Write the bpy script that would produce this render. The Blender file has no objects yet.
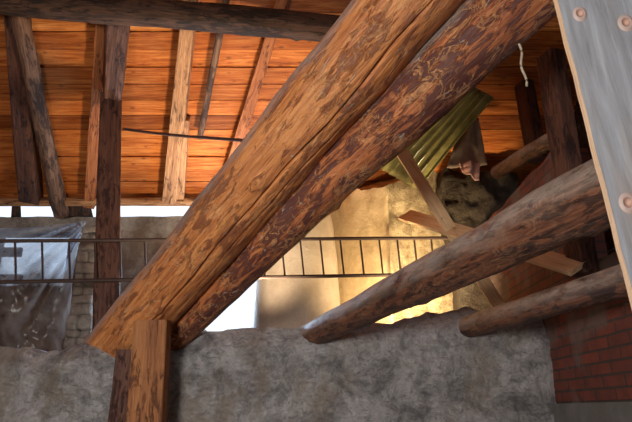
import bpy, bmesh, math, random
from mathutils import Vector, Matrix, noise
random.seed(7)
S = bpy.context.scene
COL = S.collection
# ------------------------------------------------------------------ camera, world, lights, exposure
F = 547.0; PITCH = math.radians(20); CAM = Vector((0, 0, 1.6))
cam = bpy.data.cameras.new('camera'); cam.sensor_width = 36; cam.lens = 36*F/632; cam.clip_start = .05
co = bpy.data.objects.new('camera', cam); COL.objects.link(co)
co.location = CAM; co.rotation_euler = (math.pi/2+PITCH, 0, 0); S.camera = co
w = bpy.data.worlds.new('sky'); S.world = w; w.use_nodes = True
bg = w.node_tree.nodes['Background']; bg.inputs[0].default_value = (.78, .88, 1, 1); bg.inputs[1].default_value = 1.1
S.view_settings.view_transform = 'Standard'; S.view_settings.look = 'None'
S.view_settings.gamma = 1; S.view_settings.use_curve_mapping = False; S.view_settings.exposure = 0.35

def P(px, py, Y):
    u = (px-316)/F; v = (211-py)/F; c, s = math.cos(PITCH), math.sin(PITCH)
    d = Vector((u, c-v*s, s+v*c)); return CAM + d*(Y/d.y)
def PXp(px, py, X):
    u = (px-316)/F; v = (211-py)/F; c, s = math.cos(PITCH), math.sin(PITCH)
    d = Vector((u, c-v*s, s+v*c)); return CAM + d*(X/d.x)
def depth(p):
    return (p-CAM).dot(Vector((0, math.cos(PITCH), math.sin(PITCH))))
def pxw(n, p): return n/F*depth(p)           # n picture units at the distance of p, in metres

def area(name, loc, target, size, power, color, sy=None, spread=math.pi):
    l = bpy.data.lights.new(name, 'AREA'); l.energy = power; l.color = color; l.size = size; l.spread = spread
    if sy: l.shape = 'RECTANGLE'; l.size_y = sy
    o = bpy.data.objects.new(name, l); COL.objects.link(o); o.location = loc
    o.rotation_euler = (Vector(target)-Vector(loc)).to_track_quat('-Z', 'Y').to_euler(); return o
# unseen fill lamp added inside the room, behind and left of the viewer
area('front_fill', (-1.5, -.6, 1.9), (0.0, 3.2, 2.7), .7, 92, (1, .94, .87))
# daylight through the rear opening
area('rear_window_daylight', (-.9, 6.3, 2.75), (-.8, 4.4, 2.9), .6, 75, (.50, .72, 1))
area('loft_fill', (-.55, 4.74, 2.12), (-1.0, 4.9, 4.6), .4, 50, (1, .80, .55), .2, math.radians(114))  # unseen warm fill lamp added behind the low wall to brighten the roof boards
area('flue_fill', (1.0, 4.84, 2.10), (.92, 5.9, 3.1), .4, 42, (1, .75, .42), .2, math.radians(105))  # another unseen lamp, added to give the chimney its yellow light

# ------------------------------------------------------------------ materials
def nodes(name):
    m = bpy.data.materials.new(name); m.use_nodes = True
    nt = m.node_tree; return m, nt, nt.nodes['Principled BSDF']
def N(nt, t, **k):
    n = nt.nodes.new(t)
    for a, b in k.items():
        if a.startswith('i_'): n.inputs[a[2:].replace('_', ' ')].default_value = b
        else: setattr(n, a, b)
    return n
def ramp(nt, src, stops):
    r = N(nt, 'ShaderNodeValToRGB'); e = r.color_ramp.elements
    while len(e) < len(stops): e.new(.5)
    for k, (p, c) in enumerate(stops):
        e[k].position = p; e[k].color = (*c, 1) if len(c) == 3 else c
    nt.links.new(src, r.inputs[0]); return r.outputs[0]
def mix(nt, fac, a, b, blend='MIX'):
    m = N(nt, 'ShaderNodeMix', data_type='RGBA', blend_type=blend)
    for s, v in ((m.inputs[0], fac), (m.inputs[6], a), (m.inputs[7], b)):
        if isinstance(v, (int, float)): s.default_value = v
        elif isinstance(v, tuple): s.default_value = (*v, 1)
        else: nt.links.new(v, s)
    return m.outputs[2]
def math_(nt, op, a, b=0.0):
    m = N(nt, 'ShaderNodeMath', operation=op)
    for s, v in ((m.inputs[0], a), (m.inputs[1], b)):
        if isinstance(v, (int, float)): s.default_value = v
        else: nt.links.new(v, s)
    return m.outputs[0]
def coords(nt, sc=(1, 1, 1), rot=(0, 0, 0), loc=(0, 0, 0), what='Object'):
    tc = N(nt, 'ShaderNodeTexCoord'); mp = N(nt, 'ShaderNodeMapping')
    mp.inputs['Scale'].default_value = sc; mp.inputs['Rotation'].default_value = rot; mp.inputs['Location'].default_value = loc
    nt.links.new(tc.outputs[what], mp.inputs[0]); return mp.outputs[0]
def nz(nt, vec, scale, detail=6, rough=.6, dist=0.0):
    n = N(nt, 'ShaderNodeTexNoise'); n.inputs['Scale'].default_value = scale; n.inputs['Detail'].default_value = detail
    n.inputs['Roughness'].default_value = rough; n.inputs['Distortion'].default_value = dist
    nt.links.new(vec, n.inputs['Vector']); return n.outputs[0]
def bump(nt, bsdf, h, strength=.5, dist=.02):
    b = N(nt, 'ShaderNodeBump'); b.inputs['Strength'].default_value = strength; b.inputs['Distance'].default_value = dist
    nt.links.new(h, b.inputs['Height']); nt.links.new(b.outputs[0], bsdf.inputs['Normal'])

BW = ((0, 0, 0), (1, 1, 1))
def wood_mat(name, light, mid, dark, patch=.5, squig=0.0, squig_col=None, dust=0.0, rough=.75, grain=1.0, spec=.25, patch_scale=9.0, dust_col=(.42, .40, .37), fibre=0.0, dust_lo=.12, dust_hi=.55):
    m, nt, b = nodes(name)
    g1 = nz(nt, coords(nt, (9*grain, 9*grain, .55)), 3.0, 8, .68, .6)
    g2 = nz(nt, coords(nt, (22*grain, 22*grain, 1.6), loc=(3, 3, 3)), 3.0, 6, .65, .8)
    gg = math_(nt, 'ADD', math_(nt, 'MULTIPLY', g1, .6), math_(nt, 'MULTIPLY', g2, .4))
    base = ramp(nt, gg, [(.36, dark), (.46, mid), (.57, light)])
    big = nz(nt, coords(nt, (1, 1, .5), loc=(3, 1, 2)), 2.4, 4, .5)
    base = mix(nt, ramp(nt, big, [(.35, BW[0]), (.75, BW[1])]), base, mix(nt, .45, base, light))
    # dark inner bark left in slanting patches
    pn = nz(nt, coords(nt, (1.9, 1.9, .50), rot=(.30, .25, 0)), patch_scale*1.5, 7, .68, .7)
    dens = ramp(nt, nz(nt, coords(nt, (1, 1, .6), loc=(6, 1, 4)), 3.2, 3), [(.3, BW[0]), (.7, BW[1])])
    pn = math_(nt, 'ADD', pn, math_(nt, 'MULTIPLY', math_(nt, 'SUBTRACT', dens, .5), .20))
    pm = ramp(nt, pn, [(.61-patch*.2, BW[0]), (.69-patch*.2, BW[1])])
    base = mix(nt, math_(nt, 'MULTIPLY', pm, .86), base, dark)
    h = math_(nt, 'ADD', gg, math_(nt, 'MULTIPLY', pm, .30))
    if squig:
        sn = nz(nt, coords(nt, (1, 1, .55), loc=(5, 2, 7)), 17.0, 3, .55, 1.0)
        sm = ramp(nt, sn, [(.45, BW[0]), (.49, BW[1]), (.51, BW[1]), (.55, BW[0])])
        sel = ramp(nt, nz(nt, coords(nt, (1, 1, .6), loc=(1, 8, 3)), 6.0, 3), [(.45, BW[0]), (.58, BW[1])])
        sm = math_(nt, 'MULTIPLY', math_(nt, 'MULTIPLY', sm, sel), squig)
        base = mix(nt, sm, base, squig_col); h = math_(nt, 'ADD', h, math_(nt, 'MULTIPLY', sm, -.5))
    if fibre:
        fm = ramp(nt, nz(nt, coords(nt, (10, 10, 3.2), rot=(.2, .3, 0), loc=(8, 1, 8)), 3.0, 3, .5, 1.5), [(.66, BW[0]), (.70, BW[1])])
        base = mix(nt, math_(nt, 'MULTIPLY', fm, fibre), base, (.62, .52, .42)); h = math_(nt, 'ADD', h, math_(nt, 'MULTIPLY', fm, .3))
    # thin drying cracks
    cn = nz(nt, coords(nt, (14, 14, .5), loc=(9, 9, 9)), 1.6, 3, .5, .3)
    cm = ramp(nt, cn, [(.488, BW[0]), (.5, BW[1]), (.512, BW[0])])
    base = mix(nt, math_(nt, 'MULTIPLY', cm, .5), base, dark)
    if dust:
        ge = N(nt, 'ShaderNodeNewGeometry'); sx = N(nt, 'ShaderNodeSeparateXYZ'); nt.links.new(ge.outputs['Normal'], sx.inputs[0])
        up = ramp(nt, math_(nt, 'ADD', math_(nt, 'MULTIPLY', sx.outputs[2], .5), .5), [((dust_lo+1)/2, BW[0]), ((dust_hi+1)/2, BW[1])])
        dn = ramp(nt, nz(nt, coords(nt, (1, 1, .5)), 9, 6, .7), [(.34, BW[0]), (.52, BW[1])])
        base = mix(nt, math_(nt, 'MULTIPLY', math_(nt, 'MULTIPLY', up, dn), dust), base, dust_col)
    nt.links.new(base, b.inputs['Base Color']); b.inputs['Roughness'].default_value = rough
    b.inputs['Specular IOR Level'].default_value = spec
    bump(nt, b, h, .85, .016); return m

M = {}
M['log_orange'] = wood_mat('peeled log', (.70, .285, .09), (.43, .135, .038), (.20, .06, .024), .46, .35, (.78, .44, .2), .8, .5, 1, .45, 8.0, (.38, .34, .33), .35, -.05, .35)
M['log_bark'] = wood_mat('beetle carved log', (.58, .20, .065), (.31, .085, .035), (.07, .022, .024), .92, .7, (.66, .32, .13), .9, .55, 1, .4, 7.0, fibre=.6, dust_lo=-.05, dust_hi=.4)
M['log_dark'] = wood_mat('dark log', (.21, .08, .038), (.095, .034, .02), (.026, .012, .01), .72, .35, (.40, .2, .1), .95, .5, 1, .45, 9, (.34, .265, .215), dust_lo=-.45, dust_hi=.35)
M['beam_old'] = wood_mat('old smoked beam', (.09, .042, .024), (.04, .02, .012), (.014, .008, .006), .6)
M['post'] = wood_mat('hewn post', (.40, .17, .065), (.26, .10, .04), (.09, .035, .02), .4, rough=.7)
M['post_dark'] = wood_mat('dark hewn post', (.14, .06, .038), (.08, .034, .024), (.028, .013, .012), .5, rough=.55)
M['rafter'] = wood_mat('rafter', (.50, .26, .12), (.32, .14, .06), (.10, .04, .022), .35)
M['rafter_red'] = wood_mat('reddish rafter', (.40, .14, .05), (.28, .085, .032), (.10, .03, .015), .3)
M['sawn'] = wood_mat('fresh sawn lumber', (.78, .56, .33), (.68, .45, .24), (.50, .30, .14), .1)
M['pole'] = wood_mat('bark pole', (.22, .12, .075), (.13, .065, .04), (.045, .024, .018), .7)

def deck_mat():
    m, nt, b = nodes('roof boards')
    at = N(nt, 'ShaderNodeAttribute', attribute_name='tone')
    g = nz(nt, coords(nt, (.6, 11, 11)), 3.4, 9, .72, .7)
    base = ramp(nt, g, [(.32, (.19, .04, .008)), (.47, (.45, .115, .02)), (.63, (.68, .245, .06))])
    tint = ramp(nt, at.outputs['Fac'], [(0, (.30, .24, .2)), (.4, (.72, .66, .6)), (.85, (1, 1, 1)), (1, (1.3, 1.6, 2.0))])
    base = mix(nt, 1.0, base, tint, 'MULTIPLY')
    kn = N(nt, 'ShaderNodeTexVoronoi'); kn.inputs['Scale'].default_value = 4.2
    nt.links.new(coords(nt, (1, 2.2, 2.2)), kn.inputs['Vector'])
    base = mix(nt, math_(nt, 'MULTIPLY', ramp(nt, kn.outputs['Distance'], [(.07, BW[1]), (.16, BW[0])]), .7), base, (.10, .03, .012))
    st = ramp(nt, nz(nt, coords(nt, (1, 1, 1)), 1.3, 4), [(.5, BW[0]), (.72, BW[1])])
    base = mix(nt, math_(nt, 'MULTIPLY', st, .5), base, (.16, .06, .025))
    nt.links.new(base, b.inputs['Base Color']); b.inputs['Roughness'].default_value = .7; b.inputs['Specular IOR Level'].default_value = .2
    bump(nt, b, g, .35, .01); return m
M['deck'] = deck_mat()

def plaster_mat(name, a, c, stain, scale=1.0, lum=.6):
    m, nt, b = nodes(name)
    v = coords(nt)
    n1 = nz(nt, v, 3.2*scale, 10, .72, .4); n2 = nz(nt, coords(nt, (1, 1, 1.3), loc=(4, 4, 1)), 13*scale, 9, .75, 1.2)
    n3 = nz(nt, coords(nt, (1, 1, .6), loc=(7, 2, 5)), 1.4*scale, 6, .65)
    base = ramp(nt, n1, [(.36, c), (.56, a)])
    base = mix(nt, math_(nt, 'MULTIPLY', ramp(nt, n2, [(.36, BW[1]), (.48, BW[0])]), lum*.75), base, c)
    base = mix(nt, math_(nt, 'MULTIPLY', ramp(nt, n2, [(.56, BW[0]), (.68, BW[1])]), lum*.6), base, tuple(min(1, x*1.3) for x in a))
    base = mix(nt, math_(nt, 'MULTIPLY', ramp(nt, n3, [(.5, BW[0]), (.62, BW[1])]), .6), base, stain)
    nt.links.new(base, b.inputs['Base Color']); b.inputs['Roughness'].default_value = .93; b.inputs['Specular IOR Level'].default_value = .12
    bump(nt, b, math_(nt, 'ADD', n1, n2), lum, .045); return m
M['plaster'] = plaster_mat('rough lime plaster', (.62, .59, .585), (.21, .20, .205), (.33, .26, .19), 1.5, 1.0)
M['plaster_back'] = plaster_mat('pale plaster', (.46, .40, .35), (.22, .18, .15), (.24, .16, .11), 1.6, .9)
M['plaster_flue'] = plaster_mat('smooth plaster', (.40, .33, .26), (.33, .265, .20), (.29, .22, .165), .9, .35)
M['plaster_yellow'] = plaster_mat('yellowed plaster', (.60, .46, .28), (.42, .31, .17), (.34, .24, .13), 1.0, .4)
M['stone'] = plaster_mat('rubble masonry', (.58, .46, .29), (.26, .18, .10), (.20, .14, .09), 2.2, 1.0)
M['rubble_dark'] = plaster_mat('dark rubble', (.10, .08, .06), (.04, .03, .025), (.06, .04, .03), 2, 1.0)  # very dark rubble for the slab right of the chimney
M['concrete'] = plaster_mat('grey concrete', (.19, .18, .175), (.14, .135, .13), (.12, .11, .1), 1, .3)
M['dirt'] = plaster_mat('earth floor', (.32, .26, .2), (.22, .18, .13), (.2, .15, .1), 1)

def brick_mat():
    m, nt, b = nodes('old red brick')
    tc = N(nt, 'ShaderNodeTexCoord'); sx = N(nt, 'ShaderNodeSeparateXYZ'); cx = N(nt, 'ShaderNodeCombineXYZ')
    nt.links.new(tc.outputs['Object'], sx.inputs[0]); nt.links.new(sx.outputs[1], cx.inputs[0]); nt.links.new(sx.outputs[2], cx.inputs[1])
    br = N(nt, 'ShaderNodeTexBrick'); nt.links.new(cx.outputs[0], br.inputs['Vector'])
    br.inputs['Scale'].default_value = 1; br.inputs['Brick Width'].default_value = .25; br.inputs['Row Height'].default_value = .075
    br.inputs['Mortar Size'].default_value = .008; br.inputs['Mortar Smooth'].default_value = .3
    br.inputs['Color1'].default_value = (.19, .042, .024, 1); br.inputs['Color2'].default_value = (.13, .033, .022, 1); br.inputs['Mortar'].default_value = (.05, .035, .03, 1)
    n = nz(nt, coords(nt), 9, 7, .65)
    base = mix(nt, math_(nt, 'MULTIPLY', ramp(nt, n, [(.45, BW[0]), (.7, BW[1])]), .6), br.outputs['Color'], (.05, .025, .02))
    sm = ramp(nt, nz(nt, coords(nt, loc=(2, 5, 1)), 2.2, 6), [(.50, BW[0]), (.60, BW[1])])
    base = mix(nt, math_(nt, 'MULTIPLY', sm, .75), base, (.13, .10, .085))
    nt.links.new(base, b.inputs['Base Color']); b.inputs['Roughness'].default_value = .9
    bump(nt, b, math_(nt, 'ADD', math_(nt, 'MULTIPLY', br.outputs['Fac'], -1), math_(nt, 'MULTIPLY', n, .4)), .7, .012); return m
M['brick'] = brick_mat()

def simple(name, c, rough=.6, metal=0, spec=.4, var=.35):
    m, nt, b = nodes(name)
    n = nz(nt, coords(nt), 14, 5, .6)
    nt.links.new(ramp(nt, n, [(.3, tuple(x*(1-var) for x in c)), (.7, c)]), b.inputs['Base Color'])
    b.inputs['Roughness'].default_value = rough; b.inputs['Metallic'].default_value = metal; b.inputs['Specular IOR Level'].default_value = spec
    return m
M['iron'] = simple('rusty iron', (.075, .045, .035), .6, .3)
M['cord'] = simple('straw cord', (.55, .45, .32), .9)
M['cable'] = simple('dark cable', (.09, .045, .035), .5)
M['sack'] = simple('brown sacking', (.42, .31, .23), .9)
M['pink'] = simple('pink rag', (.85, .52, .44), .8, 0, .3, .2)

def plastic_mat():
    m, nt, b = nodes('dusty plastic film')
    n = nz(nt, coords(nt, (1, 1, 1)), 3.0, 6, .65, .8)
    sx = N(nt, 'ShaderNodeSeparateXYZ'); nt.links.new(coords(nt), sx.inputs[0])
    dirt = ramp(nt, nz(nt, coords(nt, loc=(2, 2, 2)), 22, 3), [(.64, BW[0]), (.68, BW[1])])
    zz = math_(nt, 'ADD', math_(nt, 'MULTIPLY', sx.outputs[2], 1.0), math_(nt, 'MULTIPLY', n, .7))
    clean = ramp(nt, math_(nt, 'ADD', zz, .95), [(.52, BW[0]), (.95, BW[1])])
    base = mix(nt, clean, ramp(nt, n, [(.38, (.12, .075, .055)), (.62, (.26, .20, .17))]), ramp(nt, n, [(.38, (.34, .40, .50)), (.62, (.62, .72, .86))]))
    fo = N(nt, 'ShaderNodeAttribute', attribute_name='fold_shade')
    base = mix(nt, ramp(nt, fo.outputs['Fac'], [(.5, BW[0]), (.95, BW[1])]), base, (.62, .60, .58))  # bright and dark sides of the folds painted in as colour streaks
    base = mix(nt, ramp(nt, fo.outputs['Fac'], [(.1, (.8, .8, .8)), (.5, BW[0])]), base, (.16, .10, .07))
    base = mix(nt, math_(nt, 'MULTIPLY', dirt, .8), base, (.05, .06, .12))
    nt.links.new(base, b.inputs['Base Color']); b.inputs['Roughness'].default_value = .28; b.inputs['Specular IOR Level'].default_value = .6
    tr = N(nt, 'ShaderNodeBsdfTranslucent'); nt.links.new(base, tr.inputs[0])
    tp = N(nt, 'ShaderNodeBsdfTransparent'); tp.inputs[0].default_value = (.80, .88, 1, 1)
    m1 = N(nt, 'ShaderNodeMixShader'); m1.inputs[0].default_value = .45
    m2 = N(nt, 'ShaderNodeMixShader'); nt.links.new(math_(nt, 'MULTIPLY', clean, .38), m2.inputs[0])
    out = nt.nodes['Material Output']
    nt.links.new(b.outputs[0], m1.inputs[1]); nt.links.new(tr.outputs[0], m1.inputs[2])
    nt.links.new(m1.outputs[0], m2.inputs[1]); nt.links.new(tp.outputs[0], m2.inputs[2]); nt.links.new(m2.outputs[0], out.inputs[0]); return m
M['film'] = plastic_mat()
def sheet_mat():
    m, nt, b = nodes('green corrugated plastic')
    n = nz(nt, coords(nt), 8, 5)
    base = ramp(nt, n, [(.3, (.30, .28, .10)), (.7, (.52, .48, .20))])
    nt.links.new(base, b.inputs['Base Color']); b.inputs['Roughness'].default_value = .12; b.inputs['Specular IOR Level'].default_value = 1
    tr = N(nt, 'ShaderNodeBsdfTranslucent'); nt.links.new(base, tr.inputs[0]); m1 = N(nt, 'ShaderNodeMixShader'); m1.inputs[0].default_value = .4
    nt.links.new(b.outputs[0], m1.inputs[1]); nt.links.new(tr.outputs[0], m1.inputs[2]); nt.links.new(m1.outputs[0], nt.nodes['Material Output'].inputs[0]); return m
M['green'] = sheet_mat()
def board_mat():
    m, nt, b = nodes('grey weathered board')
    g = nz(nt, coords(nt, (22, 22, 1.6)), 2.6, 9, .7, .6)
    base = ramp(nt, g, [(.3, (.12, .118, .122)), (.5, (.18, .183, .20)), (.7, (.25, .26, .28))])
    br = ramp(nt, nz(nt, coords(nt, (3, 3, .9), loc=(1, 3, 2)), 3, 4), [(.5, BW[0]), (.75, BW[1])])
    base = mix(nt, math_(nt, 'MULTIPLY', br, .75), base, (.22, .155, .115))
    nt.links.new(base, b.inputs['Base Color']); b.inputs['Roughness'].default_value = .62; b.inputs['Specular IOR Level'].default_value = .4
    bump(nt, b, g, .3, .003); return m
M['board'] = board_mat()
M['board_edge'] = wood_mat('sawn edge', (.62, .42, .26), (.52, .33, .2), (.35, .2, .11), .05)
def knot_mat():
    m, nt, b = nodes('knot wood')
    ln = N(nt, 'ShaderNodeVectorMath', operation='LENGTH'); nt.links.new(coords(nt, (100, 100, 74)), ln.inputs[0])
    rr = math_(nt, 'ADD', ln.outputs['Value'], math_(nt, 'MULTIPLY', nz(nt, coords(nt), 150, 3), .3))
    nt.links.new(ramp(nt, rr, [(.15, (.42, .27, .21)), (.55, (.33, .18, .13)), (.85, (.20, .11, .085)), (1, (.30, .22, .19))]), b.inputs['Base Color']); b.inputs['Roughness'].default_value = .6; return m
M['knot'] = knot_mat()

# ------------------------------------------------------------------ mesh helpers
def link(name, bm, mat, parent=None, smooth=True, sharp=40):
    bmesh.ops.recalc_face_normals(bm, faces=bm.faces)
    me = bpy.data.meshes.new(name); bm.to_mesh(me); bm.free()
    for mm in (mat if isinstance(mat, (list, tuple)) else [mat]): me.materials.append(mm)
    if smooth:
        for p in me.polygons: p.use_smooth = True
        me.set_sharp_from_angle(angle=math.radians(sharp))
    o = bpy.data.objects.new(name, me); COL.objects.link(o)
    if parent: o.parent = parent
    return o
def tag(o, label, cat, group=None):
    o['label'] = label; o['category'] = cat
    if group: o['group'] = group
    return o
def struct(o): o['kind'] = 'structure'; return o
def frame(p0, p1, face):
    z = (p1-p0).normalized(); y = (face - z*face.dot(z)).normalized(); x = y.cross(z)
    return Matrix((x, y, z)).transposed().to_4x4()
def timber(name, p0, p1, w0, w1, mat, h0=None, h1=None, rnd=1.0, wob=.03, face=None, parent=None, groove=None, bend=0.0, rings=None, knots=0, seed=None, seg=44):
    """hewn or round timber from p0 to p1. w = width seen, h = depth, rnd 1 = round log, 0 = squared."""
    p0, p1 = Vector(p0), Vector(p1); h0 = h0 or w0; h1 = h1 or w1
    face = face or (CAM - (p0+p1)/2)
    L = (p1-p0).length; seed = seed if seed is not None else random.random()*100
    rings = rings or max(8, int(L/.05)); 
    prof = []
    if rnd >= 1: prof = [(math.cos(a)*.5, math.sin(a)*.5) for a in [2*math.pi*k/seg for k in range(seg)]]
    else:
        r = .5*rnd*.8+.02; K = 6
        for (cx, cy, a0) in ((.5-r, .5-r, 0), (-.5+r, .5-r, 90), (-.5+r, -.5+r, 180), (.5-r, -.5+r, 270)):
            arc = [(cx+r*math.cos(math.radians(a0+q)), cy+r*math.sin(math.radians(a0+q))) for q in (0, 30, 60, 90)]
            if prof:
                a = prof[-1]
                for k in range(1, K): prof.append((a[0]+(arc[0][0]-a[0])*k/K, a[1]+(arc[0][1]-a[1])*k/K))
            prof += arc
        a, b = prof[-1], prof[0]
        for k in range(1, K): prof.append((a[0]+(b[0]-a[0])*k/K, a[1]+(b[1]-a[1])*k/K))
    kn = [(random.random()*L, random.random()*6.28, random.uniform(.05, .1)) for _ in range(knots)]
    bm = bmesh.new(); R = []
    for i in range(rings+1):
        t = i/rings; z = t*L; ww = w0+(w1-w0)*t; hh = h0+(h1-h0)*t; ring = []
        ox = bend*math.sin(t*math.pi) + wob*ww*1.2*noise.noise(Vector((z*1.3, seed, 0))); oy = wob*hh*1.2*noise.noise(Vector((z*1.3, seed, 9)))
        for (a, b) in prof:
            f = 1 + wob*1.6*noise.noise(Vector((a*2.2, b*2.2+seed, z*2.2))) + wob*.8*noise.noise(Vector((a*7, b*7-seed, z*7)))
            ang = math.atan2(b, a)
            for (kz, ka, kr) in kn:
                da = (ang-ka+math.pi) % (2*math.pi)-math.pi
                f += .14*math.exp(-((z-kz)**2+(da*ww*.5)**2)/(kr*ww*2)**2*2)
            if groove:
                for (ga, gw, gd, t0, t1) in groove:
                    g = ga + .10*noise.noise(Vector((z*2.0, seed, 4))); da = (ang-g+math.pi) % (2*math.pi)-math.pi
                    if t0 < t < t1: f -= gd*math.exp(-(da/gw)**2)*min(1, (t-t0)*12, (t1-t)*12)
            ring.append(bm.verts.new((a*ww*f+ox, b*hh*f+oy, z)))
        R.append(ring)
    n = len(prof)
    for i in range(rings):
        for k in range(n): bm.faces.new((R[i][k], R[i][(k+1) % n], R[i+1][(k+1) % n], R[i+1][k]))
    bm.faces.new(R[0][::-1]); bm.faces.new(R[-1])
    o = link(name, bm, mat, parent, True, 45)
    o.matrix_world = Matrix.Translation(p0) @ frame(p0, p1, face); return o
def tube(name, pts, r, mat, parent=None, seg=8, origin=None):
    pts = [Vector(p) for p in pts]; o0 = origin if origin is not None else pts[0]
    bm = bmesh.new(); R = []
    for i, p in enumerate(pts):
        d = (pts[min(i+1, len(pts)-1)]-pts[max(i-1, 0)]).normalized(); q = d.to_track_quat('Z', 'Y')
        R.append([bm.verts.new(p-o0+q @ Vector((r*math.cos(2*math.pi*k/seg), r*math.sin(2*math.pi*k/seg), 0))) for k in range(seg)])
    for i in range(len(R)-1):
        for k in range(seg): bm.faces.new((R[i][k], R[i][(k+1) % seg], R[i+1][(k+1) % seg], R[i+1][k]))
    bm.faces.new(R[0][::-1]); bm.faces.new(R[-1])
    o = link(name, bm, mat, parent); o.location = o0 if not parent else (0, 0, 0); return o
def wall_grid(name, fn, nu, nv, thick, mat, hole=None, smooth=True):
    """fn(u,v) -> front point; closed slab with holes."""
    th = Vector(thick); bm = bmesh.new(); Fv = {}; Bv = {}
    keep = {(i, j) for i in range(nu) for j in range(nv) if not (hole and hole((i+.5)/nu, (j+.5)/nv))}
    def fv(i, j):
        if (i, j) not in Fv:
            p = fn(i/nu, j/nv); Fv[i, j] = bm.verts.new(p); Bv[i, j] = bm.verts.new(fn(i/nu, j/nv, True)+th)
        return i, j
    for (i, j) in keep:
        c = [fv(i, j), fv(i+1, j), fv(i+1, j+1), fv(i, j+1)]
        bm.faces.new([Fv[k] for k in c]); bm.faces.new([Bv[k] for k in c[::-1]])
        for (di, dj, a, b) in ((0, -1, 0, 1), (1, 0, 1, 2), (0, 1, 2, 3), (-1, 0, 3, 0)):
            if (i+di, j+dj) not in keep: bm.faces.new((Fv[c[b]], Fv[c[a]], Bv[c[a]], Bv[c[b]]))
    return struct(link(name, bm, mat, None, smooth, 50))
def box(name, lo, hi, mat, parent=None):
    bm = bmesh.new(); bmesh.ops.create_cube(bm, size=1)
    c = (Vector(lo)+Vector(hi))/2; s = Vector(hi)-Vector(lo)
    for v in bm.verts: v.co = Vector((v.co.x*s.x, v.co.y*s.y, v.co.z*s.z))
    o = link(name, bm, mat, parent, False); o.location = c; return o
def lerp_prof(prof, x):
    if x <= prof[0][0]: return prof[0][1]
    for (a, b), (c, d) in zip(prof, prof[1:]):
        if x <= c: return b+(d-b)*(x-a)/(c-a)
    return prof[-1][1]
def fbm(p, s, o=4): 
    r = 0; a = 1
    for _ in range(o): r += a*noise.noise(p*s); s *= 2.1; a *= .5
    return r

# ------------------------------------------------------------------ the setting
LOFT = 1.9; WX = 1.76; XL = -4.4; XR = 2.75
EY, EZ, SL = 6.30, 3.965, .53                        # eave edge and slope of the roof
def roofz(Y, off=0): return EZ + SL*(EY-Y) - off
def PR(px, py, off=0.0):                            # point under the roof deck, off below it
    u = (px-316)/F; v = (211-py)/F; c, s = math.cos(PITCH), math.sin(PITCH)
    d = Vector((u, c-v*s, s+v*c)); t = (EZ+SL*EY-off-CAM.z)/(d.z+SL*d.y); return CAM+d*t

struct(box('floor', (XL-.3, -3, -.15), (XR+.3, 7.2, 0), M['dirt']))
struct(box('floor_loft', (XL, 4.62, LOFT-.16), (XR, 6.38, LOFT), M['dirt']))
struct(box('wall_left', (XL-.3, -2.5, 0), (XL, 6.75, 3.6), M['dirt']))

def gl(k):
    z0 = 3.6+k*.2; z1 = z0+.195; x = XL-.05
    return [Vector((x+d, y, z)) for d in (0, .03) for (y, z) in ((-2.6, z0), (6.6, z0), (6.6, z1), (-2.6, z1))]
# low plastered wall in front of the loft
WY = 4.22
top = [(-700, 346), (0, 346), (60, 347), (100, 338), (150, 345), (176, 342), (200, 329), (235, 325), (300, 327), (330, 326), (400, 318), (440, 314), (470, 309), (510, 303), (560, 300)]
topx = [(P(a, b, WY).x, P(a, b, WY).z) for a, b in top]
lx, lz = P(86, 368, WY).x, P(86, 368, WY).z
def fw(u, v, back=False):
    X = XL + u*(WX-XL); zt = lerp_prof(topx, X) + .05*fbm(Vector((X, 0, 3)), 3.5); z = v*zt
    y = WY + (0 if back else .05*fbm(Vector((X, 0, z)), 2.4, 6)+.014*noise.noise(Vector((X, 5, z))*22) - .16*math.exp(-((X-lx)/.22)**2-((z-lz)/.22)**2)) + (.10*max(0, v-.93)/.07 if not back else 0)
    return Vector((X, y, z))
wall_grid('wall_middle', fw, 330, 120, (0, .40, 0), M['plaster'])

# rear wall with a window at the left and the bright opening behind the logs
BY = 6.40
bt = P(100, 216.5, BY).z
w1a, w1b = P(-75, 231, BY), P(63, 288, BY); w2a, w2b = P(188, 250, BY), P(266, 331, BY)
def bw(u, v, back=False):
    X = XL+u*(XR-XL); z = 1.2+v*(bt-1.2)
    z += v*.22*min(1, max(0, (X-.2)/.15))
    return Vector((X, BY+(0 if back else .035*fbm(Vector((X, 2, z)), 2.4)), z))
def bh(u, v):
    X = XL+u*(XR-XL); z = 1.2+v*(bt-1.2)
    j = .03*noise.noise(Vector((X*4, 0, z*4)))
    return (w1a.x < X < w1b.x and w1b.z < z < w1a.z) or (w2a.x < X+j < w2b.x and w2b.z < z+j < w2a.z)
wall_grid('wall_back', bw, 180, 70, (0, .22, 0), M['plaster_back'], bh)
def winframe():
    bm = bmesh.new()
    def bb(x0, x1, z0, z1):
        r = bmesh.ops.create_cube(bm, size=1)
        for v in r['verts']: v.co = Vector(((x0+x1)/2+v.co.x*(x1-x0), BY+.1+v.co.y*.06, (z0+z1)/2+v.co.z*(z1-z0)))
    a, b = w1a, w1b
    bb(a.x-.02, b.x+.02, a.z-.05, a.z+.02); bb(a.x-.02, b.x+.02, b.z-.02, b.z+.04)
    for q in (0, .5, 1): x = a.x+(b.x-a.x)*q; bb(x-.03, x+.03, b.z, a.z)
    zz = P(8, 250, BY).z; bb(a.x, P(17, 250, BY).x, zz-.055, zz+.055); zz = P(8, 277, BY).z; bb(a.x, P(17, 277, BY).x, zz-.05, zz+.05)
    return struct(link('window_1', bm, M['post_dark'], None, False))
winframe()

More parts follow.
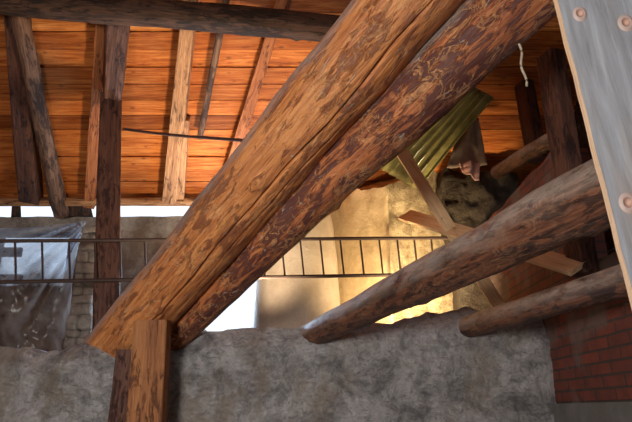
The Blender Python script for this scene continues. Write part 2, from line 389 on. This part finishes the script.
# brick wall on the right with a concrete foot
def rw(u, v, back=False):
    Y = 2.2+u*(6.38-2.2); z = v*(3.42+.05*noise.noise(Vector((Y*3, 1, 1))))
    return Vector((WX+(0 if back else .012*fbm(Vector((1, Y, z)), 4)), Y, z))
wall_grid('wall_right', rw, 90, 70, (.25, 0, 0), M['brick'], lambda u, v: 2.2+u*4.18 < 3.62 and v*3.42 > 2.5)
struct(box('trim_1', (WX-.05, 2.2, 0), (WX+.02, WY-.02, P(590, 402, 3.3).z), M['concrete']))
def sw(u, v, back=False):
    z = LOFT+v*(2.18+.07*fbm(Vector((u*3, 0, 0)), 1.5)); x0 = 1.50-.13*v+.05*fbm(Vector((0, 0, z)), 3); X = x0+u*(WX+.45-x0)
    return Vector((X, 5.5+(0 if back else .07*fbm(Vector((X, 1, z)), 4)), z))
wall_grid('wall_back_dark', sw, 40, 90, (0, .3, 0), M['rubble_dark'])
# plank gable beyond the brick wall
def planks(name, fn, n, gap, mat):
    """fn(k) -> (8 corners) of board k"""
    bm = bmesh.new(); tone = bm.faces.layers.float.new('tone')
    for k in range(n):
        c = [bm.verts.new(p) for p in fn(k)]; t = random.random()
        for q in ((0, 1, 2, 3), (7, 6, 5, 4), (0, 4, 5, 1), (1, 5, 6, 2), (2, 6, 7, 3), (3, 7, 4, 0)):
            f = bm.faces.new([c[i] for i in q]); f[tone] = t
    return struct(link(name, bm, mat, None, False))
def gb(k):
    z0 = 2.2+k*.2; z1 = z0+.192; x = XR; j = random.uniform(-.01, .01)
    return [Vector((x+j+d, y, z)) for d in (0, .03) for (y, z) in ((-2, z0), (6.5, z0), (6.5, z1), (-2, z1))]
planks('wall_right_gable', gb, 22, .008, M['beam_old'])
planks('wall_left_gable', gl, 16, .005, M['deck'])
def frw(u, v, back=False): return Vector((XL+u*(XR-XL), -2.6, v*4.6))
wall_grid('wall_front', frw, 60, 40, (0, -.3, 0), M['dirt'], lambda u, v: -3.6 < XL+u*(XR-XL) < -1.2 and v*4.6 < 2.5)  # the doorway in this unseen wall is assumed, to let some daylight in
struct(box('wall_right_front', (WX+.9, -2.5, 0), (XR, 2.2, 2.3), M['dirt']))
# boarded roof: the slope in view rises from the eave towards the viewer, then falls behind
RL = 4.3; cs = 1/math.hypot(1, SL); sn = SL*cs; BWD = .185; NB = int(RL/cs/BWD)
def rb(k):
    s0 = k*BWD; s1 = s0+BWD-.007+random.uniform(-.003, .002); o = random.uniform(0, .018); sk = .03
    out = []
    for d in (o, .03+o):
        for (x, s, q) in ((XL-.3, s0, 1), (XR+.1, s0, -1), (XR+.1, s1, -1), (XL-.3, s1, 1)):
            out.append(Vector((x, EY-s*cs+d*sn, EZ+s*sn+d*cs)))
    return out
planks('ceiling', rb, NB, .006, M['deck'])
def rf(k): 
    return [Vector((x, EY-q*cs+d*sn-.02, EZ+q*sn+d*cs)) for d in (.05, .08) for (x, q) in ((XL-.3, .0), (XR+.1, .0), (XR+.1, NB*BWD), (XL-.3, NB*BWD))]
planks('ceiling_felt', rf, 1, 0, M['beam_old'])
RY = EY-NB*BWD*cs; RZ = EZ+NB*BWD*sn
def rb2(k):
    s0 = k*BWD; s1 = s0+BWD-.004; out = []
    for d in (0, .03):
        for (x, s) in ((XL-.3, s0), (XR+.1, s0), (XR+.1, s1), (XL-.3, s1)):
            out.append(Vector((x, RY-s*cs, RZ-s*sn+d)))
    return out
planks('ceiling_front_slope', rb2, 18, .004, M['deck'])

# ------------------------------------------------------------------ roof timbers
def roof_member(name, a, b, wpx, mat, off, label, cat, group=None, rnd=.12, h=None, wob=.03, knots=0, wpx1=None, off1=None):
    p0 = PR(*a, off); p1 = PR(*b, off if off1 is None else off1)
    w0, w1 = pxw(wpx, p0), pxw(wpx1 or wpx, p1)
    o = timber(name, p0, p1, w0, w1, mat, h or w0, h or w1, rnd, wob, Vector((0, -.47, -.88)), knots=knots)
    return tag(o, label, cat, group)
G = 'rafters under the boarded roof'
roof_member('rafter', (195, -40), (170, 199), 14, M['rafter'], .075, 'light brown squared rafter left of the thin round pole under the orange roof boards', 'rafter', G, h=.19)
roof_member('rafter', (294, -40), (222, 196), 11, M['rafter_red'], .07, 'reddish squared rafter just left of the big diagonal log', 'rafter', G, h=.12)
roof_member('rafter', (106, -30), (90, 205), 10, M['rafter_red'], .07, 'narrow reddish rafter seen along the left side of the tall dark post', 'rafter', G, h=.12)
roof_member('rafter', (14, -30), (31, 198), 19, M['post_dark'], .075, 'dark squared rafter behind the leftmost knobbly pole', 'rafter', G, h=.19)
roof_member('rafter_stub', (186, 118), (180, 199), 8, M['rafter'], .06, 'short brown timber stub fixed along the right side of a rafter foot', 'timber', h=.10)
roof_member('round_pole', (228, -10), (200, 138), 7.5, M['pole'], .16, 'thin round pole hanging between two rafters and ending at the cable', 'pole', rnd=1, wob=.06, h=None, wpx1=6)
roof_member('knobbly_pole', (15, -2), (61, 214), 18, M['pole'], .20, 'leftmost thick knobbly bark pole slanting down to the eave', 'pole', rnd=1, wob=.09, knots=8, wpx1=15, off1=.12)
# eave purlin and the blocks under it
def purl(): 
    a, b = P(-60, 202.5, 6.14), P(235, 201, 6.14)
    return tag(timber('eave_purlin', a, b, .105, .11, M['rafter'], rnd=1, wob=.06), 'long slim round timber lying along the eave above the bright light slit', 'timber')
purl()
for (x0, x1, lab) in ((12, 21, 'small dark wooden block in the light slit at the far left'), (64, 92, 'broad dark wooden block in the light slit left of the tall post')):
    a, b = P((x0+x1)/2, 217.5, 6.44), P((x0+x1)/2, 206, 6.44)
    tag(timber('eave_block', a, b, pxw(x1-x0, a), pxw(x1-x0, a)*.85, M['beam_old'], .12, .12, .1, .04), lab, 'timber', 'blocks under the eave')
# crosswise purlin at the top
tag(timber('purlin_log', P(-120, -11, 3.62), P(420, 37, 4.25), .25, .25, M['beam_old'], rnd=1, wob=.05, knots=6), 'thick dark smoked log running across the top of the roof boards', 'beam')
# tall post with rough timber on top
pa, pb = Vector((P(110, 330, 4.78).x, 4.78, LOFT)), P(111, 98, 4.78)
tag(timber('square_post', pa, pb, .22, .20, M['post_dark'], .2, .2, .12, .02), 'tall dark squared post standing behind the iron railing at the left', 'post')
tag(timber('rough_timber', P(112, 99, 4.78)+Vector((0, 0, .01)), P(120, 18, 4.10), .165, .225, M['post_dark'], .2, .2, .35, .08, knots=5), 'rough wavy edged dark timber leaning from the tall post up to the smoked log', 'timber')
tag(tube('cable', [P(124+(286-124)*t, 129+17*t+1.0*math.sin(t*6), 4.72-1.35*t) for t in [k/16 for k in range(17)]], .014, M['cable']), 'thin dark cable stretched from the tall post across to the big log', 'cable')

# ------------------------------------------------------------------ the big logs
GA = .42      # side of the long drying crack, measured from the middle of the visible face
A0, A1 = P(121, 341, 4.34), P(442, -40, 2.20); A0 = A0+(A0-A1).normalized()*.28
tag(timber('diagonal_log', A0, A1, .43, .475, M['log_orange'], rnd=1, wob=.035, knots=7, seed=3.3, seg=220, groove=[(math.pi/2+GA, .028, .11, .12, .985), (math.pi/2+GA*1.9, .02, .05, .35, .8), (math.pi/2-GA*1.5, .02, .05, .05, .6)]), 'thickest orange brown log crossing diagonally with a long drying crack', 'log', 'pair of big diagonal logs')
B0, B1 = P(163, 346, 4.45), P(543, -25, 2.18)
tag(timber('diagonal_log', B0, B1, .255, .40, M['log_bark'], rnd=1, wob=.04, knots=6, seed=8.1, bend=.02), 'darker beetle carved log lying against the underside of the orange diagonal log', 'log', 'pair of big diagonal logs')
# support posts
pz = P(153, 322, 3.93)
tag(timber('support_post', Vector((P(156, 420, 3.93).x, 3.93, 0)), pz, .235, .235, M['post'], .17, .17, .12, .025, face=Vector((0, -1, 0))), 'squared brown post in front, propping the lower end of the big orange log', 'post')
pz = P(128, 350, 4.06)
tag(timber('support_post', Vector((pz.x, 4.06, 0)), pz, .14, .14, M['post_dark'], .1, .1, .12, .03, face=Vector((0, -1, 0))), 'narrower darker post standing just left behind the front support post', 'post')
# right hand logs
C0, C1 = P(306, 338, 4.42), P(640, 174, 1.93)
tag(timber('round_log', C0, C1, .182, .285, M['log_dark'], rnd=1, wob=.05, knots=5, seed=21), 'upper of the two dark round logs at right, resting on the plaster wall', 'log', 'dark round logs at right')
D0, D1 = P(468, 327, 4.18), P(690, 262, 2.3)
tag(timber('round_log', D0, D1, .155, .165, M['log_dark'], rnd=1, wob=.05, knots=4, seed=33), 'lower and thinner of the two dark round logs, in front of the brick', 'log', 'dark round logs at right')

# ------------------------------------------------------------------ iron railing
def railing():
    def RYy(px): return 4.49+.62*(px/445)
    t = bpy.data.objects.new('iron_railing', None); COL.objects.link(t); t.location = P(-60, 283, RYy(-60))
    tag(t, 'thin dark iron railing running level across the loft in front of the tall post', 'railing')
    def rail(y0, y1, x1):
        pts = [P(x, y0+(y1-y0)*(x/445), RYy(x)) for x in list(range(-165, x1, 15))+[x1]]
        tube('rail', pts, .017, M['iron'], t, 8, t.location.copy())
    rail(241, 238, 447); rail(282, 274, 435)
    for x in (-146, -119, -92, -65, -38, -10, 17, 44, 71, 97, 122, 147, 172, 196, 220, 242, 263, 283, 302, 322, 342, 362, 381, 399, 416, 433):
        f = x/445; top_, bot = 241-3*f, 282-8*f
        lean = (x-316)*(-.06) if x > 200 else 0
        tube('baluster', [P(x-2, top_, RYy(x)), P(x+2 if x > 200 else x-1, bot, RYy(x))], .0095, M['iron'], t, 6, t.location.copy())
railing()

# ------------------------------------------------------------------ masonry behind
def hood():
    c = P(297, 300, 5.88); bm = bmesh.new(); seg = 48; R = []
    zt = P(297, 150, 5.88).z
    prof = [(LOFT, .475), (2.3, .47), (P(297, 300, 5.88).z, .462), (P(297, 262, 5.88).z, .44), (P(297, 225, 5.88).z, .395), (P(297, 200, 5.88).z, .33), (zt, .2)]
    for k in range(40):
        z = LOFT+(zt-LOFT)*k/39; r = lerp_prof(prof, z)
        R.append([bm.verts.new((r*math.cos(a)*(1+.015*fbm(Vector((math.cos(a), math.sin(a), z)), 2)), r*math.sin(a)*(1+.015*fbm(Vector((math.cos(a), math.sin(a), z)), 2)), z-LOFT)) for a in [2*math.pi*q/seg for q in range(seg)]])
    for i in range(39):
        for q in range(seg): bm.faces.new((R[i][q], R[i][(q+1) % seg], R[i+1][(q+1) % seg], R[i+1][q]))
    bm.faces.new(R[0][::-1]); bm.faces.new(R[-1])
    o = link('round_flue', bm, M['plaster_flue']); o.location = (c.x, 5.88, LOFT)
    tag(o, 'smooth beige rounded plaster flue right of the bright opening', 'chimney')
hood()
def stack():
    A, Bc, Cc = P(327, 250, 6.3), P(390, 250, 5.62), P(466, 250, 6.0)
    pl = [Vector((A.x, A.y, 0)), Vector((Bc.x, Bc.y, 0)), Vector((Cc.x, Cc.y, 0)), Vector((Cc.x+.02, 6.34, 0)), Vector((A.x+.05, 6.34, 0))]
    zt = [P(340, 193, 6.2).z, P(389, 186, 5.62).z, P(466, 160, 6.05).z, P(466, 160, 6.05).z, P(340, 193, 6.2).z]
    bm = bmesh.new(); per = []
    for i in range(5):
        n = 30 if i in (0, 1) else 6
        for k in range(n):
            f = k/n; p = pl[i].lerp(pl[(i+1) % 5], f); per.append((p, zt[i]+(zt[(i+1) % 5]-zt[i])*f, i))
    R = []; nv = 50; cen = sum((p for p, _, _ in per), Vector())/len(per)
    for j in range(nv+1):
        ring = []
        for (p, z1, i) in per:
            z1 = z1+.05*fbm(p*1.0, 5); q = Vector((p.x, p.y, LOFT+(z1-LOFT)*j/nv))
            amp = .06 if i == 1 else .012
            d = (p-cen).normalized()*amp*fbm(q, 3.2, 5) if p.y < 6.3 else Vector()
            ring.append(bm.verts.new(q+d-Vector((Bc.x, Bc.y, LOFT))))
        R.append(ring)
    n = len(per)
    for j in range(nv):
        for k in range(n): bm.faces.new((R[j][k], R[j][(k+1) % n], R[j+1][(k+1) % n], R[j+1][k])).material_index = 1 if per[k][2] == 0 else 0
    bm.faces.new(R[0][::-1]); bm.faces.new(R[-1])
    o = link('masonry_chimney', bm, [M['stone'], M['plaster_yellow']], None, True, 60); o.location = (Bc.x, Bc.y, LOFT)
    tag(o, 'square yellowish chimney stack, left face plastered, right face rubble, behind the leaning sawn board', 'chimney')
stack()

# ------------------------------------------------------------------ sawn boards on the right
def board(name, a, b, w, mat, lab, h=.03):
    o = timber(name, a, b, w[0], w[1], mat, h, h, .04, .012, Vector((0, -1, 0)))
    return tag(o, lab, 'board')
board('brace_board', P(399, 148, 4.6), P(502, 311, 4.36), (.115, .105), M['sawn'], 'pale sawn board leaning diagonally in front of the yellow chimney stack')
board('cross_board', P(405, 215, 5.25), PXp(578, 269, 1.58), (.165, .13), M['sawn'], 'pale sawn board sloping down to the right behind the leaning one')
# timber frame at the brick wall
def rx(px, py, dx=0.0): return PXp(px, py, WX-.09+dx)
tag(timber('frame_post', rx(584, 275, -.02), rx(550, 55, -.02), .145, .16, M['post_dark'], .12, .12, .15, .02, face=Vector((-1, -.3, 0))), 'broad dark brown post against the brick wall right of the short log', 'post')
tag(timber('wall_plate_log', rx(497, 172, .10), rx(556, 138, .10), .125, .135, M['log_dark'], rnd=1, wob=.05), 'short reddish round log lying on top of the brick wall', 'log')
tag(timber('inner_post', PXp(537, 160, 2.1), PXp(524, 84, 2.1), .17, .17, M['post_dark'], .12, .12, .15, .03, face=Vector((-1, -.3, 0))), 'dark upright timber rising behind the short log on the brick wall', 'post')
tag(timber('inner_brace', PXp(503, 158, 2.22), PXp(525, 106, 2.22), .09, .09, M['post_dark'], .08, .08, .2, .03, face=Vector((-1, -.3, 0))), 'thin dark brace slanting up to the left of the inner upright timber', 'timber')

# corrugated sheet, sacking, rag
def corrugated():
    # ribs run from upper right to lower left
    a0, a1 = P(462, 80, 4.60), P(493, 97, 4.45)       # upper right end
    b0, b1 = P(376, 166, 5.45), P(418, 190, 5.3)       # lower left end
    bm = bmesh.new(); nu, nv = 90, 14; V = []
    nrm = (a1-a0).cross(b0-a0).normalized()
    if nrm.y > 0: nrm = -nrm
    for j in range(nv+1):
        row = []
        for i in range(nu+1):
            u, v = i/nu, j/nv; p = a0.lerp(a1, u).lerp(b0.lerp(b1, u), v)
            row.append(bm.verts.new(p+nrm*(.045*math.sin(u*2*math.pi*6)+.02*math.sin(v*3))-a0))
        V.append(row)
    for j in range(nv):
        for i in range(nu): bm.faces.new((V[j][i], V[j][i+1], V[j+1][i+1], V[j+1][i]))
    o = link('corrugated_sheet', bm, M['green']); o.location = a0
    s = o.modifiers.new('thickness', 'SOLIDIFY'); s.thickness = .004
    tag(o, 'olive green corrugated plastic sheet leaning under the darker diagonal log', 'sheet')
corrugated()
def cloth(name, pts, mat, lab, cat, Y, amp=.02, n=16, freq=9):
    tl, tr, br, bl = [P(x, y, Y) for x, y in pts]; bm = bmesh.new(); V = []
    for j in range(n+1):
        V.append([bm.verts.new(tl.lerp(tr, i/n).lerp(bl.lerp(br, i/n), j/n)-tl+Vector((0, amp*math.sin(i/n*freq+j/n)+.02*fbm(Vector((i/n, j/n, 0)), 3), .02*noise.noise(Vector((i*.4, j*.1, Y)))*j/n))) for i in range(n+1)])
    for j in range(n):
        for i in range(n): bm.faces.new((V[j][i], V[j][i+1], V[j+1][i+1], V[j+1][i]))
    o = link(name, bm, mat); o.location = tl; s = o.modifiers.new('thickness', 'SOLIDIFY'); s.thickness = .008
    return tag(o, lab, cat)
cloth('sacking', [(465, 112), (479, 118), (487, 166), (447, 168)], M['sack'], 'grey brown sacking hanging to the right of the corrugated sheet', 'cloth', 5.0)
cloth('rag', [(459, 163), (480, 162), (479, 182), (463, 172)], M['pink'], 'small pink rag hanging below the sacking', 'cloth', 4.95, .03)

# plastic film gathered to the tall post
def film():
    tie = (86, 221); bm = bmesh.new(); fl = bm.verts.layers.float.new('fold_shade'); nu, nv = 140, 60; V = []; o0 = P(tie[0], tie[1], 5.6)
    for j in range(nv+1):
        row = []
        for i in range(nu+1):
            u, v = i/nu, j/nv
            x0, y0 = -70+(tie[0]+70)*u, 223+6*math.sin(u*math.pi)-2*u
            x1, y1 = -70+148*u, 352
            x = x0+(x1-x0)*v - 10*math.sin(v*math.pi)*u**3; y = y0+(y1-y0)*v
            ang = math.atan2(y-tie[1]+3, tie[0]+4-x); rr = math.hypot(y-tie[1], tie[0]-x)
            Y = 5.6+.12*math.sin(ang*22+1.5*noise.noise(Vector((ang*5, 0, 2))))*min(1, rr/25)*max(.15, 1-abs(rr-40)/130)*(.35+.65*u**2) + .05*fbm(Vector((u*3, v*3, 1)), 1.5) + .03*noise.noise(Vector((u*14, v*14, 3)))*.5
            vv = bm.verts.new(P(x, y, Y)-o0); row.append(vv)
            vv[fl] = .5+.5*math.sin(ang*34+2.5*noise.noise(Vector((ang*6, 0, 7))))*min(1, max(0, (u-.25)/.3))*max(0, 1-rr/120)  # mask for the painted fold light and shade
        V.append(row)
    for j in range(nv):
        for i in range(nu): bm.faces.new((V[j][i], V[j][i+1], V[j+1][i+1], V[j+1][i]))
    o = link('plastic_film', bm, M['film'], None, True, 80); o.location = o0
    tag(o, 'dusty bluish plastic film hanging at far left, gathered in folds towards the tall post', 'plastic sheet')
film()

# mortared stones between film and post
def pier():
    bm = bmesh.new(); z = LOFT; Y = 5.12; cx = P(86, 300, Y).x; ztop = P(86, 232, Y).z; k = 0
    while z < ztop:
        h = random.uniform(.07, .14); x = -.10
        while x < .08:
            wd = random.uniform(.09, .2); wd = min(wd, .13-x)
            vs = bmesh.ops.create_uvsphere(bm, u_segments=20, v_segments=12, radius=1)['verts']
            yo = random.uniform(-.03, .02); tw = random.uniform(-.1, .1); sq = lambda c: math.copysign(abs(c)**.42, c)*.5
            for v in vs:
                c = Vector((sq(v.co.x), sq(v.co.y), sq(v.co.z)))
                c = Vector((x+wd/2+c.x*wd*1.08, c.y*.24+yo, z-LOFT+h/2+c.z*h*1.1+tw*c.x*wd)); v.co = c+c.normalized()*.012*noise.noise(c*14+Vector((k, 0, 0)))
            x += wd; k += 1
        z += h
    o = link('stone_pier', bm, M['plaster_back'], None, True, 50); o.location = (cx, Y, LOFT)
    tag(o, 'narrow pier of stacked grey stones between the plastic film and the tall post', 'masonry')
pier()

# hanging cord under the log
c0 = P(520, 50, 2.12)
tag(tube('cord', [P(519+7*t+1.5*math.sin(t*9), 44+42*t, 2.12) for t in [k/20 for k in range(21)]], .0055, M['cord']), 'short frayed pale cord dangling from the darker diagonal log', 'cord')

# ------------------------------------------------------------------ foreground board
def fore():
    Y = .90; e0, e1 = P(555, 0, Y), P(632, 300, Y)
    d = (e0-e1)/(e0.z-e1.z); lo = e1+d*(0-e1.z); hi = e1+d*(3.1-e1.z)
    t = bpy.data.objects.new('weathered_board', None); COL.objects.link(t)
    rot = frame(lo, hi, Vector((-.25, -1, 0))); t.matrix_world = Matrix.Translation(lo) @ rot
    tag(t, 'wide grey weathered board standing upright close by at the right edge', 'board')
    L = (hi-lo).length; W = .24; bm = bmesh.new(); n = 80
    R = []
    for k in range(n+1):
        z = L*k/n; j = .0025*noise.noise(Vector((z*9, 1, 1)))+.002*noise.noise(Vector((z*40, 1, 1)))
        R.append([bm.verts.new(q) for q in ((j, .014, z), (-W, .014, z), (-W, -.014, z), (j, -.014, z))])
    for k in range(n):
        for q in range(4):
            bm.faces.new((R[k][q], R[k][(q+1) % 4], R[k+1][(q+1) % 4], R[k+1][q])).material_index = 1 if q == 3 else 0
    bm.faces.new(R[0][::-1]); bm.faces.new(R[-1])
    o = link('plank', bm, [M['board'], M['board_edge']], t, False)
    inv = (Matrix.Translation(lo) @ rot).inverted(); cl = inv @ CAM
    for (px, py, r) in ((580, 14, .0105), (626, 23, .0115), (628, 203, .0115)):
        q = inv @ P(px, py, Y); dv = q-cl; s = (.014-cl.y)/dv.y; h = cl+dv*s
        bm = bmesh.new(); rings = []
        for (rr, yy) in ((1.25, 0), (1.0, .0022), (.75, .003), (.5, .0015), (.25, .0002)):
            rings.append([bm.verts.new((r*rr*math.cos(a), yy, r*rr*1.35*math.sin(a))) for a in [2*math.pi*g/24 for g in range(24)]])
        for i in range(4):
            for g in range(24): bm.faces.new((rings[i][g], rings[i][(g+1) % 24], rings[i+1][(g+1) % 24], rings[i+1][g]))
        bm.faces.new(rings[-1])
        kk = link('knot', bm, M['knot'], t); kk.location = h; kk['label'] = 'pinkish brown knot'
fore()
